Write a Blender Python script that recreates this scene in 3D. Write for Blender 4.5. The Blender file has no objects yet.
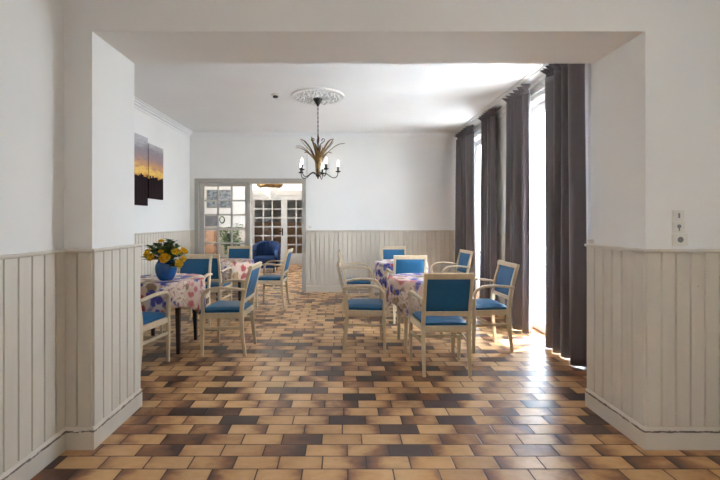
import bpy, bmesh, math, random
from mathutils import Vector, Matrix, noise as mnoise
random.seed(7)
sc = bpy.context.scene
COL = sc.collection
PI = math.pi

# ---------------------------------------------------------------- materials
def nt(name):
    m = bpy.data.materials.new(name); m.use_nodes = True
    t = m.node_tree; b = t.nodes['Principled BSDF']
    return m, t, b
def N(t, kind, **kw):
    n = t.nodes.new(kind)
    for k, v in kw.items(): setattr(n, k, v)
    return n
def mathn(t, op, a, b=None, c=None, clamp=False):
    n = t.nodes.new('ShaderNodeMath'); n.operation = op; n.use_clamp = clamp
    for i, v in enumerate((a, b, c)):
        if v is None: continue
        if isinstance(v, (int, float)): n.inputs[i].default_value = v
        else: t.links.new(v, n.inputs[i])
    return n.outputs[0]
def ramp(t, fac, stops, interp='LINEAR'):
    r = t.nodes.new('ShaderNodeValToRGB'); cr = r.color_ramp; cr.interpolation = interp
    while len(cr.elements) > 1: cr.elements.remove(cr.elements[-1])
    cr.elements[0].position = stops[0][0]; cr.elements[0].color = (*stops[0][1], 1)
    for p, c in stops[1:]:
        e = cr.elements.new(p); e.color = (*c, 1)
    t.links.new(fac, r.inputs[0]); return r.outputs[0]
def mixc(t, fac, a, b, mode='MIX'):
    n = t.nodes.new('ShaderNodeMix'); n.data_type = 'RGBA'; n.blend_type = mode
    for s, v in ((n.inputs[0], fac), (n.inputs[6], a), (n.inputs[7], b)):
        if isinstance(v, (int, float)): s.default_value = v
        elif isinstance(v, tuple): s.default_value = (*v, 1)
        else: t.links.new(v, s)
    return n.outputs[2]
def coords(t, kind='Object'):
    return t.nodes.new('ShaderNodeTexCoord').outputs[kind]
def noise(t, vec, scale, detail=3, rough=.55):
    n = t.nodes.new('ShaderNodeTexNoise'); n.inputs['Scale'].default_value = scale
    n.inputs['Detail'].default_value = detail; n.inputs['Roughness'].default_value = rough
    if vec is not None: t.links.new(vec, n.inputs['Vector'])
    return n.outputs['Fac']
def mapping(t, vec, scale):
    n = t.nodes.new('ShaderNodeMapping'); n.inputs['Scale'].default_value = scale
    t.links.new(vec, n.inputs['Vector']); return n.outputs[0]
def bump(t, b, h, strength=.3, dist=.01):
    n = t.nodes.new('ShaderNodeBump'); n.inputs['Strength'].default_value = strength
    n.inputs['Distance'].default_value = dist
    t.links.new(h, n.inputs['Height']); t.links.new(n.outputs[0], b.inputs['Normal'])

def simple(name, col, rough=.5, metal=0, var=.06, scale=12, bstr=0, spec=.5, stretch=(1,1,1), coat=0, sheen=0):
    m, t, b = nt(name)
    v = mapping(t, coords(t), stretch)
    f = noise(t, v, scale)
    dark = tuple(c * (1 - var * 2) for c in col); lite = tuple(min(1, c * (1 + var)) for c in col)
    t.links.new(ramp(t, f, [(.3, dark), (.7, lite)]), b.inputs['Base Color'])
    b.inputs['Roughness'].default_value = rough; b.inputs['Metallic'].default_value = metal
    b.inputs['Specular IOR Level'].default_value = spec
    b.inputs['Coat Weight'].default_value = coat
    b.inputs['Sheen Weight'].default_value = sheen
    if bstr: bump(t, b, noise(t, v, scale * 6), bstr, .004)
    return m

M = {}
M['plaster'] = simple('plaster', (.79, .78, .755), .85, var=.012, scale=1.5, bstr=.08, spec=.2)
M['ceiling'] = simple('ceiling_paint', (.785, .78, .77), .9, var=.012, scale=1.2, spec=.2)
M['white_wood'] = simple('white_painted_wood', (.74, .73, .71), .45, var=.02, scale=4)
M['greige'] = simple('greige_frame_paint', (.40, .37, .325), .5, var=.03, scale=5)
M['light_greige'] = simple('pale_greige_door_paint', (.47, .445, .41), .5, var=.03, scale=5)
M['beech'] = simple('pale_bleached_beech', (.63, .50, .33), .40, var=.05, scale=9, stretch=(6, 6, .8))
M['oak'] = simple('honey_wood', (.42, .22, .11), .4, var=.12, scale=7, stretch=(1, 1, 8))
M['darkwood'] = simple('dark_stained_wood', (.018, .013, .012), .35, var=.1)
M['vinyl'] = simple('teal_blue_vinyl', (.011, .108, .235), .44, var=.04, scale=30, bstr=.06, spec=.45)
M['navy'] = simple('navy_leather', (.004, .019, .065), .5, var=.06, scale=20, bstr=.05, spec=.2)
M['vase'] = simple('blue_glazed_ceramic', (.002, .085, .30), .10, var=.05, scale=6, coat=.6)
M['iron'] = simple('black_iron', (.018, .016, .015), .45, metal=.4, var=.1)
M['gold'] = simple('antique_gold', (.24, .135, .04), .42, metal=.6, var=.35, scale=14)
M['leaf'] = simple('green_leaf', (.13, .22, .055), .5, var=.25, scale=10)
M['leaf2'] = simple('dark_green_leaf', (.085, .16, .045), .5, var=.25, scale=10)
M['petal'] = simple('yellow_petal', (.98, .58, .035), .55, var=.17, scale=70)
M['plastic'] = simple('ivory_plastic', (.72, .69, .62), .35, var=.02)
M['black_plastic'] = simple('black_plastic', (.02, .02, .02), .4, var=.05)
M['steel'] = simple('brushed_steel', (.5, .5, .5), .3, metal=.9, var=.05)
M['terrace'] = simple('pale_stone', (.55, .53, .5), .8, var=.08, scale=3)
M['basket'] = simple('grey_stone_pot', (.25, .23, .21), .8, var=.15)

def translucent(m, amt):
    t = m.node_tree; b = t.nodes['Principled BSDF']; out = t.nodes['Material Output']
    tr = N(t, 'ShaderNodeBsdfTranslucent'); t.links.new(b.inputs['Base Color'].links[0].from_socket, tr.inputs[0])
    mx = N(t, 'ShaderNodeMixShader'); mx.inputs[0].default_value = amt
    t.links.new(b.outputs[0], mx.inputs[1]); t.links.new(tr.outputs[0], mx.inputs[2]); t.links.new(mx.outputs[0], out.inputs[0])
translucent(M['petal'], .5); translucent(M['leaf'], .35); translucent(M['leaf2'], .3)

def paint_worn():
    m, t, b = nt('worn_greige_paint')
    o = coords(t)
    f = noise(t, mapping(t, o, (3, 3, .5)), 3)
    base = ramp(t, f, [(.3, (.58, .53, .45)), (.7, (.63, .575, .49))])
    chips = noise(t, o, 26, 4, .7)
    k = noise(t, o, 2.2, 2)
    msk = mathn(t, 'MULTIPLY', ramp(t, chips, [(.70, (0, 0, 0)), (.73, (1, 1, 1))]), ramp(t, k, [(.52, (0, 0, 0)), (.6, (1, 1, 1))]))
    z = N(t, 'ShaderNodeSeparateXYZ'); t.links.new(o, z.inputs[0])
    lines = None
    for cx, cy in ((1.838 - .014, 2.415 - .014), (-1.502 + .014, 2.415 - .014)):
        d = mathn(t, 'MAXIMUM', mathn(t, 'ABSOLUTE', mathn(t, 'SUBTRACT', z.outputs[0], cx)), mathn(t, 'ABSOLUTE', mathn(t, 'SUBTRACT', z.outputs[1], cy)))
        near = mathn(t, 'SUBTRACT', 1, mathn(t, 'MULTIPLY', d, 60), clamp=True)
        lines = near if lines is None else mathn(t, 'MAXIMUM', lines, near)
    low = ramp(t, z.outputs[2], [(.25, (1, 1, 1)), (1.0, (.72, .72, .72))])
    wear = mathn(t, 'MULTIPLY', mathn(t, 'MULTIPLY', lines, low), noise(t, mapping(t, o, (3, 3, 9)), 2.5, 4, .7))
    msk = mathn(t, 'MAXIMUM', msk, ramp(t, wear, [(.28, (0, 0, 0)), (.32, (1, 1, 1))]))
    t.links.new(mixc(t, msk, base, (.10, .07, .055)), b.inputs['Base Color'])
    b.inputs['Roughness'].default_value = .5
    return m
M['panel'] = paint_worn()

def base_worn():
    m, t, b = nt('chipped_baseboard_paint')
    o = coords(t)
    base = ramp(t, noise(t, o, 4), [(.3, (.59, .54, .46)), (.7, (.64, .585, .50))])
    z = N(t, 'ShaderNodeSeparateXYZ'); t.links.new(o, z.inputs[0])
    # scraped line just under the rounded top edge
    d = mathn(t, 'ABSOLUTE', mathn(t, 'SUBTRACT', z.outputs[2], .108))
    band = mathn(t, 'SUBTRACT', 1, mathn(t, 'MULTIPLY', d, 48), clamp=True)
    n1 = noise(t, mapping(t, o, (5, 5, 30)), 3, 4, .7)
    msk = ramp(t, mathn(t, 'MULTIPLY', n1, band), [(.36, (0, 0, 0)), (.40, (1, 1, 1))])
    n2 = ramp(t, noise(t, o, 22, 4, .75), [(.70, (0, 0, 0)), (.73, (.8, .8, .8))])
    k = mathn(t, 'MULTIPLY', mixc(t, 1.0, msk, n2, 'ADD'), mathn(t, 'LESS_THAN', z.outputs[1], 3.1))   # only the busy opening is scuffed
    t.links.new(mixc(t, k, base, (.13, .10, .08)), b.inputs['Base Color'])
    b.inputs['Roughness'].default_value = .5
    return m
M['base'] = base_worn()

def tiles():
    m, t, b = nt('flamed_brick_floor_tiles')
    W, D, G = .2477, .1209, .0075
    g = t.nodes.new('ShaderNodeNewGeometry')
    s = N(t, 'ShaderNodeSeparateXYZ'); t.links.new(g.outputs['Position'], s.inputs[0])
    v = mathn(t, 'DIVIDE', mathn(t, 'SUBTRACT', s.outputs[1], 2.206), D)
    row = mathn(t, 'FLOOR', v); fv = mathn(t, 'SUBTRACT', v, row)
    par = mathn(t, 'MULTIPLY', mathn(t, 'FLOORED_MODULO', row, 2), .5)
    jn = N(t, 'ShaderNodeTexWhiteNoise', noise_dimensions='1D'); t.links.new(row, jn.inputs['W'])
    jit = mathn(t, 'MULTIPLY', mathn(t, 'SUBTRACT', jn.outputs[0], .5), .18)
    u = mathn(t, 'ADD', mathn(t, 'DIVIDE', mathn(t, 'ADD', s.outputs[0], .102), W), mathn(t, 'ADD', par, jit))
    colm = mathn(t, 'FLOOR', u); fu = mathn(t, 'SUBTRACT', u, colm)
    cv = N(t, 'ShaderNodeCombineXYZ'); t.links.new(colm, cv.inputs[0]); t.links.new(row, cv.inputs[1])
    wn = N(t, 'ShaderNodeTexWhiteNoise', noise_dimensions='3D'); t.links.new(cv.outputs[0], wn.inputs['Vector'])
    r1 = wn.outputs['Value']
    sp = N(t, 'ShaderNodeSeparateColor'); t.links.new(wn.outputs['Color'], sp.inputs[0])
    r2, r3 = sp.outputs[1], sp.outputs[2]
    # flame from one end of the tile
    side = mathn(t, 'GREATER_THAN', r2, .5)
    fuf = mathn(t, 'ABSOLUTE', mathn(t, 'SUBTRACT', fu, side))
    e = mathn(t, 'POWER', fuf, 2.2)
    e2 = mathn(t, 'POWER', mathn(t, 'MULTIPLY', mathn(t, 'ABSOLUTE', mathn(t, 'SUBTRACT', fu, .5)), 2), 4)
    # per-tile offset so the flame noise does not run on over the joints
    cs = N(t, 'ShaderNodeVectorMath', operation='MULTIPLY_ADD')
    t.links.new(cv.outputs[0], cs.inputs[0]); cs.inputs[1].default_value = (3.7, 2.3, 0)
    t.links.new(g.outputs['Position'], cs.inputs[2])
    nz = noise(t, mapping(t, cs.outputs[0], (1, 1.5, 1)), 7, 3, .6)
    big = noise(t, g.outputs['Position'], .9, 2)
    p = mathn(t, 'POWER', r1, 4.5)
    a = mathn(t, 'MULTIPLY_ADD', e, mathn(t, 'MULTIPLY_ADD', r3, .55, .05), mathn(t, 'MULTIPLY', e2, .10))
    a = mathn(t, 'ADD', a, mathn(t, 'MULTIPLY', nz, .62))
    a = mathn(t, 'ADD', a, mathn(t, 'MULTIPLY', p, .95))
    a = mathn(t, 'ADD', a, mathn(t, 'MULTIPLY', mathn(t, 'SUBTRACT', big, .5), .5))
    a = mathn(t, 'SUBTRACT', a, .27, clamp=True)
    c = ramp(t, a, [(.0, (.72, .45, .215)), (.2, (.60, .345, .15)), (.42, (.27, .115, .05)), (.68, (.105, .05, .036)), (1, (.065, .036, .032))])
    tint = ramp(t, r3, [(0, (.84, .80, .78)), (.5, (1, .96, .92)), (1, (1.0, 1.0, 1.0))])
    c = mixc(t, 1.0, c, tint, 'MULTIPLY')
    # grout
    du = mathn(t, 'MULTIPLY', mathn(t, 'MINIMUM', fu, mathn(t, 'SUBTRACT', 1, fu)), W)
    dv = mathn(t, 'MULTIPLY', mathn(t, 'MINIMUM', fv, mathn(t, 'SUBTRACT', 1, fv)), D)
    dd = mathn(t, 'MINIMUM', du, dv)
    gm = ramp(t, mathn(t, 'DIVIDE', dd, G), [(.35, (1, 1, 1)), (.65, (0, 0, 0))])
    c = mixc(t, gm, c, (.085, .055, .04))
    t.links.new(c, b.inputs['Base Color'])
    ro = mathn(t, 'MULTIPLY_ADD', noise(t, g.outputs['Position'], 3, 1), .10, .30)
    ro = mathn(t, 'MAXIMUM', ro, mathn(t, 'MULTIPLY', gm, .8))
    t.links.new(ro, b.inputs['Roughness'])
    h = mathn(t, 'SUBTRACT', mathn(t, 'MULTIPLY', r1, .2), gm)
    bump(t, b, h, .35, .004)
    return m
M['tiles'] = tiles()

def fabric():
    m, t, b = nt('dusky_plum_grey_curtain_cloth')
    o = coords(t)
    f = noise(t, mapping(t, o, (60, 60, 4)), 1)
    t.links.new(ramp(t, f, [(.3, (.106, .088, .094)), (.7, (.116, .097, .103))]), b.inputs['Base Color'])
    b.inputs['Roughness'].default_value = .75; b.inputs['Sheen Weight'].default_value = .35
    return m
M['curtain'] = fabric()

def floral():
    m, t, b = nt('floral_print_cotton')
    uv = N(t, 'ShaderNodeUVMap').outputs[0]
    wob = N(t, 'ShaderNodeTexNoise'); wob.inputs['Scale'].default_value = 9; wob.inputs['Detail'].default_value = 3
    t.links.new(uv, wob.inputs['Vector'])
    d = N(t, 'ShaderNodeVectorMath', operation='MULTIPLY_ADD')
    t.links.new(wob.outputs['Color'], d.inputs[0]); d.inputs[1].default_value = (.10, .10, 0); t.links.new(uv, d.inputs[2])
    v1 = N(t, 'ShaderNodeTexVoronoi'); v1.inputs['Scale'].default_value = 4.0; v1.inputs['Randomness'].default_value = .9
    t.links.new(d.outputs[0], v1.inputs['Vector'])
    v2 = N(t, 'ShaderNodeTexVoronoi'); v2.inputs['Scale'].default_value = 13; t.links.new(d.outputs[0], v2.inputs['Vector'])
    sp = N(t, 'ShaderNodeSeparateColor'); t.links.new(v1.outputs['Color'], sp.inputs[0])
    sp2 = N(t, 'ShaderNodeSeparateColor'); t.links.new(v2.outputs['Color'], sp2.inputs[0])
    hue = ramp(t, sp.outputs[0], [(0, (.075, .07, .33)), (.24, (.46, .07, .06)), (.40, (.40, .25, .13)), (.56, (.58, .17, .17)), (.72, (.16, .14, .42)), (.86, (.22, .17, .07))], 'CONSTANT')
    hue2 = ramp(t, sp2.outputs[1], [(0, (.055, .05, .20)), (.22, (.68, .48, .34)), (.46, (.42, .09, .07)), (.66, (.74, .50, .44)), (.84, (.30, .19, .11))], 'CONSTANT')
    c = mixc(t, mathn(t, 'GREATER_THAN', sp2.outputs[0], .62), hue, hue2)
    n1 = noise(t, uv, 22, 3)
    flower = ramp(t, mathn(t, 'ADD', v1.outputs['Distance'], mathn(t, 'MULTIPLY', n1, .45)), [(.93, (1, 1, 1)), (1.0, (0, 0, 0))])
    petals = ramp(t, mathn(t, 'ADD', v2.outputs['Distance'], mathn(t, 'MULTIPLY', n1, .3)), [(.60, (1, 1, 1)), (.85, (.15, .15, .15))])
    c2 = mixc(t, petals, (.80, .66, .55), c)
    ground = ramp(t, noise(t, uv, 5), [(.35, (.84, .77, .66)), (.65, (.82, .62, .54))])
    sprig = ramp(t, noise(t, uv, 30, 3), [(.52, (0, 0, 0)), (.57, (1, 1, 1))])
    ground = mixc(t, sprig, ground, (.55, .36, .26))
    fin = mixc(t, flower, ground, c2)
    t.links.new(fin, b.inputs['Base Color']); b.inputs['Roughness'].default_value = .65
    b.inputs['Specular IOR Level'].default_value = .35
    return m
M['floral'] = floral()

def glass_pane(name, tint=(1, 1, 1), gl=.06):
    m = bpy.data.materials.new(name); m.use_nodes = True; t = m.node_tree
    t.nodes.remove(t.nodes['Principled BSDF']); out = t.nodes['Material Output']
    tr = N(t, 'ShaderNodeBsdfTransparent'); tr.inputs[0].default_value = (*tint, 1)
    g = N(t, 'ShaderNodeBsdfGlossy'); g.inputs['Roughness'].default_value = .02
    lw = N(t, 'ShaderNodeLayerWeight'); lw.inputs[0].default_value = .15
    mx = N(t, 'ShaderNodeMixShader')
    t.links.new(mathn(t, 'MULTIPLY_ADD', lw.outputs['Fresnel'], .5, gl * .3), mx.inputs[0])
    t.links.new(tr.outputs[0], mx.inputs[1]); t.links.new(g.outputs[0], mx.inputs[2])
    t.links.new(mx.outputs[0], out.inputs[0])
    return m
M['glass'] = glass_pane('window_glass')
M['crystal'] = simple('frosted_crystal', (.8, .78, .75), .2, var=.15, scale=40)
def emis(name, col, s):
    m, t, b = nt(name)
    b.inputs['Base Color'].default_value = (*col, 1)
    b.inputs['Emission Color'].default_value = (*col, 1); b.inputs['Emission Strength'].default_value = s
    return m
M['bulb'] = emis('lit_bulb', (1, .93, .82), 2.2)
M['lamp_glass'] = emis('glowing_crystal', (.8, .76, .70), .04)

def sunset():
    m, t, b = nt('sunset_canvas_print')
    g = t.nodes.new('ShaderNodeNewGeometry')
    s = N(t, 'ShaderNodeSeparateXYZ'); t.links.new(g.outputs['Position'], s.inputs[0])
    z = mathn(t, 'DIVIDE', mathn(t, 'SUBTRACT', s.outputs[2], 1.6), 1.02)
    cl = noise(t, mapping(t, g.outputs['Position'], (1, 2, 6)), 3.5, 4)
    zz = mathn(t, 'ADD', z, mathn(t, 'MULTIPLY', mathn(t, 'SUBTRACT', cl, .5), .28))
    sky = ramp(t, zz, [(.40, (.50, .20, .04)), (.50, (.82, .56, .16)), (.58, (.60, .32, .16)), (.68, (.36, .25, .24)), (.80, (.28, .25, .28)), (.95, (.50, .48, .50))])
    # dark jetty posts up to ragged height
    yv = mathn(t, 'MULTIPLY', s.outputs[1], 22)
    fr = mathn(t, 'FLOOR', yv); w = N(t, 'ShaderNodeTexWhiteNoise', noise_dimensions='1D'); t.links.new(fr, w.inputs['W'])
    top = mathn(t, 'MULTIPLY_ADD', w.outputs[0], .07, .40)
    msk = mathn(t, 'LESS_THAN', z, top)
    gap = mathn(t, 'ABSOLUTE', mathn(t, 'SUBTRACT', mathn(t, 'SUBTRACT', yv, fr), .5))
    dk = ramp(t, gap, [(.3, (.014, .008, .010)), (.5, (.04, .018, .018))])
    t.links.new(mixc(t, msk, sky, dk), b.inputs['Base Color']); b.inputs['Roughness'].default_value = .8; b.inputs['Specular IOR Level'].default_value = .1
    return m
M['sunset'] = sunset()
def greyart():
    m, t, b = nt('grey_blue_landscape_print')
    f = noise(t, mapping(t, coords(t), (2, 1, 4)), 3.5, 5, .7)
    t.links.new(ramp(t, f, [(.3, (.015, .02, .035)), (.45, (.07, .10, .13)), (.55, (.28, .30, .30)), (.7, (.12, .11, .09))]), b.inputs['Base Color'])
    b.inputs['Roughness'].default_value = .4
    return m
M['greyart'] = greyart()
M['grey_panel'] = simple('slate_grey', (.16, .155, .165), .5, var=.05)
M['paper'] = simple('white_paper', (.78, .77, .74), .7, var=.02)
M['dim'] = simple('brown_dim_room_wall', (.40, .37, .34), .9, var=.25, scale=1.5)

# ---------------------------------------------------------------- mesh helpers
def link(name, bm, mat, parent=None, smooth=False, sharp=None):
    bmesh.ops.recalc_face_normals(bm, faces=bm.faces)
    me = bpy.data.meshes.new(name); bm.to_mesh(me); bm.free()
    o = bpy.data.objects.new(name, me); COL.objects.link(o)
    if mat: me.materials.append(M[mat])
    if smooth:
        for p in me.polygons: p.use_smooth = True
        if sharp: me.set_sharp_from_angle(angle=math.radians(sharp))
    if parent: o.parent = parent
    return o
def empty(name, loc, rz=0):
    o = bpy.data.objects.new(name, None); COL.objects.link(o); o.location = loc; o.rotation_euler = (0, 0, rz)
    o.empty_display_size = .1; return o
def tag(o, label=None, cat=None, group=None, kind=None):
    if label: o['label'] = label
    if cat: o['category'] = cat
    if group: o['group'] = group
    if kind: o['kind'] = kind
    return o
def box(bm, x0, x1, y0, y1, z0, z1, bev=0):
    x0, x1 = min(x0, x1), max(x0, x1); y0, y1 = min(y0, y1), max(y0, y1)
    r = bmesh.ops.create_cube(bm, size=1)
    for v in r['verts']:
        v.co = Vector(((x0 + x1) / 2 + v.co.x * (x1 - x0), (y0 + y1) / 2 + v.co.y * (y1 - y0), (z0 + z1) / 2 + v.co.z * (z1 - z0)))
    if bev:
        es = list({e for v in r['verts'] for e in v.link_edges})
        bmesh.ops.bevel(bm, geom=es, offset=bev, segments=2, affect='EDGES', profile=.6)
def NB(): return bmesh.new()
def rect(w, h, c=.2):
    """rounded rectangle section, w across the side axis, h along the normal axis"""
    a, b = w / 2, h / 2; k = min(a, b) * c
    return [(a - k, -b), (a, -b + k), (a, b - k), (a - k, b), (-a + k, b), (-a, b - k), (-a, -b + k), (-a + k, -b)]
def circ(r, n=8): return [(r * math.cos(2 * PI * i / n), r * math.sin(2 * PI * i / n)) for i in range(n)]
def sweep(bm, pts, sec, scales=None, side=None, closed=False):
    pts = [Vector(p) for p in pts]; n = len(pts); rings = []
    nrm = None
    for i, p in enumerate(pts):
        if closed: tan = pts[(i + 1) % n] - pts[i - 1]
        else: tan = pts[min(i + 1, n - 1)] - pts[max(i - 1, 0)]
        if tan.length < 1e-9: tan = Vector((0, 0, 1))
        tan.normalize()
        if side is not None:
            s = Vector(side); s = (s - tan * s.dot(tan)).normalized()
        else:
            if nrm is None:
                ref = Vector((0, 0, 1)) if abs(tan.z) < .9 else Vector((1, 0, 0))
                s = tan.cross(ref).normalized()
            else: s = (nrm - tan * nrm.dot(tan)).normalized()
            nrm = s
        u = tan.cross(s)
        k = scales[i] if scales else 1
        ka, kb = k if isinstance(k, tuple) else (k, k)
        rings.append([bm.verts.new(p + s * (a * ka) + u * (b * kb)) for a, b in sec])
    m = len(sec); rng = n if closed else n - 1
    for i in range(rng):
        A, B = rings[i], rings[(i + 1) % n]
        for j in range(m): bm.faces.new((A[j], A[(j + 1) % m], B[(j + 1) % m], B[j]))
    if not closed:
        bm.faces.new(rings[0]); bm.faces.new(rings[-1])
def lathe(bm, prof, n=24, c=(0, 0, 0)):
    rings = []
    for r, z in prof:
        if r < 1e-5: rings.append([bm.verts.new((c[0], c[1], c[2] + z))])
        else: rings.append([bm.verts.new((c[0] + r * math.cos(2 * PI * i / n), c[1] + r * math.sin(2 * PI * i / n), c[2] + z)) for i in range(n)])
    for A, B in zip(rings, rings[1:]):
        for j in range(n):
            k = (j + 1) % n
            if len(A) == 1 and len(B) == 1: continue
            if len(A) == 1: bm.faces.new((A[0], B[j], B[k]))
            elif len(B) == 1: bm.faces.new((A[j], A[k], B[0]))
            else: bm.faces.new((A[j], A[k], B[k], B[j]))
    for R in (rings[0], rings[-1]):
        if len(R) > 1: bm.faces.new(R)
def bez(p0, p1, p2, p3, n):
    P = [Vector(p) for p in (p0, p1, p2, p3)]; out = []
    for i in range(n + 1):
        t = i / n; s = 1 - t
        out.append(P[0] * s ** 3 + P[1] * 3 * s * s * t + P[2] * 3 * s * t * t + P[3] * t ** 3)
    return out
def cat(pts, n=5):
    """Catmull-Rom through the points"""
    P = [Vector(p) for p in pts]; P = [P[0] * 2 - P[1]] + P + [P[-1] * 2 - P[-2]]; out = []
    for i in range(1, len(P) - 2):
        for j in range(n):
            t = j / n
            a, b, c, d = P[i - 1], P[i], P[i + 1], P[i + 2]
            out.append(.5 * ((2 * b) + (c - a) * t + (2 * a - 5 * b + 4 * c - d) * t * t + (3 * b - a - 3 * c + d) * t ** 3))
    out.append(P[-2]); return out
def children(o): return [c for c in bpy.data.objects if c.parent == o]
def copy_tree(o, parent=None, kids=None):
    if kids is None:
        kids = {}
        for c in bpy.data.objects:
            if c.parent: kids.setdefault(c.parent.name, []).append(c)
    c = o.copy(); COL.objects.link(c)
    if parent: c.parent = parent
    for ch in kids.get(o.name, []): copy_tree(ch, c, kids)
    return c
def struct(name, bm, mat, label=None, parent=None, **kw):
    o = link(name, bm, mat, parent, **kw)
    if not parent: tag(o, label, kind='structure')
    return o

# ---------------------------------------------------------------- dimensions
YF, YB = 2.415, 2.907          # the thick wall with the wide opening
XL, XR, ZS = -1.502, 1.838, 2.513
ZC = 3.08
ML, MR, MB = -2.93, 2.36, 7.745   # dining room
FL = -1.67                     # left wall of the room we stand in
RY0 = -2.7                     # wall behind
LOB_L, LOB_R, LOB_B = -4.75, -.45, 12.6
CAP = 1.20
TW = .30                       # facade thickness
XO = MR + TW

# ---------------------------------------------------------------- room shell
bm = NB(); box(bm, -5.2, XO, RY0 - .3, 15.3, -.12, 0); struct('floor', bm, 'tiles', 'flamed tan and brown brick-pattern tiled floor')
bm = NB(); box(bm, -5.2, XO, RY0 - .3, 15.3, ZC, ZC + .15); struct('ceiling', bm, 'ceiling', 'white painted ceiling')

bm = NB()
box(bm, -3.15, XL, YF, YB, 0, ZC); box(bm, XR, MR + .02, YF, YB, 0, ZC); box(bm, XL, XR, YF, YB, ZS, ZC)
struct('wall_front', bm, 'plaster', 'thick white wall with the wide square opening')

# left wall of the near room; an unseen window opening is added in it for light
LW0, LW1, LWZ0, LWZ1 = -1.45, -.30, .85, 2.3
bm = NB()
X0, X1 = FL - .3, FL
box(bm, X0, X1, RY0, LW0, 0, ZC); box(bm, X0, X1, LW1, YF, 0, ZC); box(bm, X0, X1, LW0, LW1, 0, LWZ0); box(bm, X0, X1, LW0, LW1, LWZ1, ZC)
struct('wall_left', bm, 'plaster', 'white wall of the near room on the left')
bm = NB(); box(bm, -5.2, XO, RY0 - .3, RY0, 0, ZC); struct('wall_rear', bm, 'plaster', 'plain wall behind the viewer')

# window facade on the right: two tall glazed doors in the dining room
WIN = [(3.85, 5.32), (6.48, 7.32)]
WZ = 2.83
bm = NB(); prev = RY0
for a, b in WIN:
    box(bm, MR, XO, prev, a, 0, ZC); box(bm, MR, XO, a, b, WZ, ZC); prev = b
box(bm, MR, XO, prev, 8.3, 0, ZC)
struct('wall_right', bm, 'plaster', 'white window wall of the dining room on the right')

bm = NB(); box(bm, ML - .2, ML, YB, 8.0, 0, ZC); struct('wall_dining_left', bm, 'plaster', 'white dining room wall with the sunset canvases')
# far wall with doorway
DX0, DX1, DZ = -2.83, -.678, 2.197
YB2 = MB + .16
bm = NB(); box(bm, ML, DX0, MB, YB2, 0, ZC); box(bm, DX1, XO, MB, YB2, 0, ZC); box(bm, DX0, DX1, MB, YB2, DZ, ZC)
struct('wall_back', bm, 'plaster', 'white far wall of the dining room with a doorway')
# lobby shell (unseen window added in its left wall to light it)
bm = NB()
box(bm, LOB_L - .25, LOB_L, 7.9, 9.2, 0, ZC); box(bm, LOB_L - .25, LOB_L, 10.4, 15, 0, ZC)
box(bm, LOB_L - .25, LOB_L, 9.2, 10.4, 0, .9); box(bm, LOB_L - .25, LOB_L, 9.2, 10.4, 2.7, ZC)
struct('wall_lobby_left', bm, 'plaster')
bm = NB(); box(bm, LOB_R, LOB_R + .2, YB2, 15, 0, ZC); struct('wall_lobby_right', bm, 'plaster')
bm = NB(); box(bm, LOB_L, ML, YB2 - .16, YB2, 0, ZC); struct('wall_lobby_front', bm, 'plaster')
FD0, FD1, FDZ = -2.83, -.76, 2.22
bm = NB(); box(bm, LOB_L, FD0, LOB_B, LOB_B + .2, 0, ZC); box(bm, FD1, LOB_R, LOB_B, LOB_B + .2, 0, ZC); box(bm, FD0, FD1, LOB_B, LOB_B + .2, FDZ, ZC)
struct('wall_lobby_back', bm, 'plaster', 'white wall of the far room above the glazed doors')
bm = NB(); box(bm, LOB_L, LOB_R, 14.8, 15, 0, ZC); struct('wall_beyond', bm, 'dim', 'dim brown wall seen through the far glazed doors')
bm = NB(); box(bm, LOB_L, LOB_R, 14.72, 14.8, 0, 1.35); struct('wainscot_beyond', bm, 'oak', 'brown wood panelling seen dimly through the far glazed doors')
bm = NB(); box(bm, XO, 14, -6, 18, -.16, -.04); struct('terrace', bm, 'terrace', 'pale terrace outside the windows')

# ---------------------------------------------------------------- wainscot, caps, baseboards
PITCH = .0894
def wainscot(name, p0, p1, nrm, label=None, z0=.12, z1=CAP - .012, th=.014):
    """vertical boards with V grooves along p0-p1, standing proud of the wall by th"""
    p0, p1, n = Vector((*p0, 0)), Vector((*p1, 0)), Vector((*nrm, 0)).normalized()
    d = p1 - p0; L = d.length; d.normalize(); prof = [(0, 0)]
    k = max(1, round(L / PITCH)); w = L / k
    prof.append((0, th))
    for i in range(1, k):
        x = i * w; prof += [(x - .006, th), (x - .0022, th - .0125), (x + .0022, th - .0125), (x + .006, th)]
    prof += [(L, th), (L, 0)]
    bm = NB()
    lo = [bm.verts.new(p0 + d * a + n * b + Vector((0, 0, z0))) for a, b in prof]
    hi = [bm.verts.new(p0 + d * a + n * b + Vector((0, 0, z1))) for a, b in prof]
    m = len(prof)
    for i in range(m): bm.faces.new((lo[i], lo[(i + 1) % m], hi[(i + 1) % m], hi[i]))
    bm.faces.new(lo); bm.faces.new(hi)
    return struct(name, bm, 'panel', label)
def extr(name, p0, p1, nrm, prof, mat, label=None, m0=0, m1=0):
    """extrude a (out, z) profile along p0-p1; m0/m1 mitre the ends (+1 outer corner, -1 inner corner)"""
    p0, p1, n = Vector((*p0, 0)), Vector((*p1, 0)), Vector((*nrm, 0)).normalized()
    d = (p1 - p0).normalized(); bm = NB()
    A = [bm.verts.new(p0 + n * o - d * o * m0 + Vector((0, 0, z))) for o, z in prof]
    B = [bm.verts.new(p1 + n * o + d * o * m1 + Vector((0, 0, z))) for o, z in prof]
    k = len(prof)
    for i in range(k): bm.faces.new((A[i], A[(i + 1) % k], B[(i + 1) % k], B[i]))
    bm.faces.new(A); bm.faces.new(B)
    return struct(name, bm, mat, label)
CAPP = [(0, CAP - .022), (.020, CAP - .022), (.031, CAP - .016), (.034, CAP - .008), (.031, CAP), (0, CAP)]
BASEP = [(0, 0), (.027, 0), (.027, .108), (.022, .122), (.012, .132), (0, .132)]
tn = [0]
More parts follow.
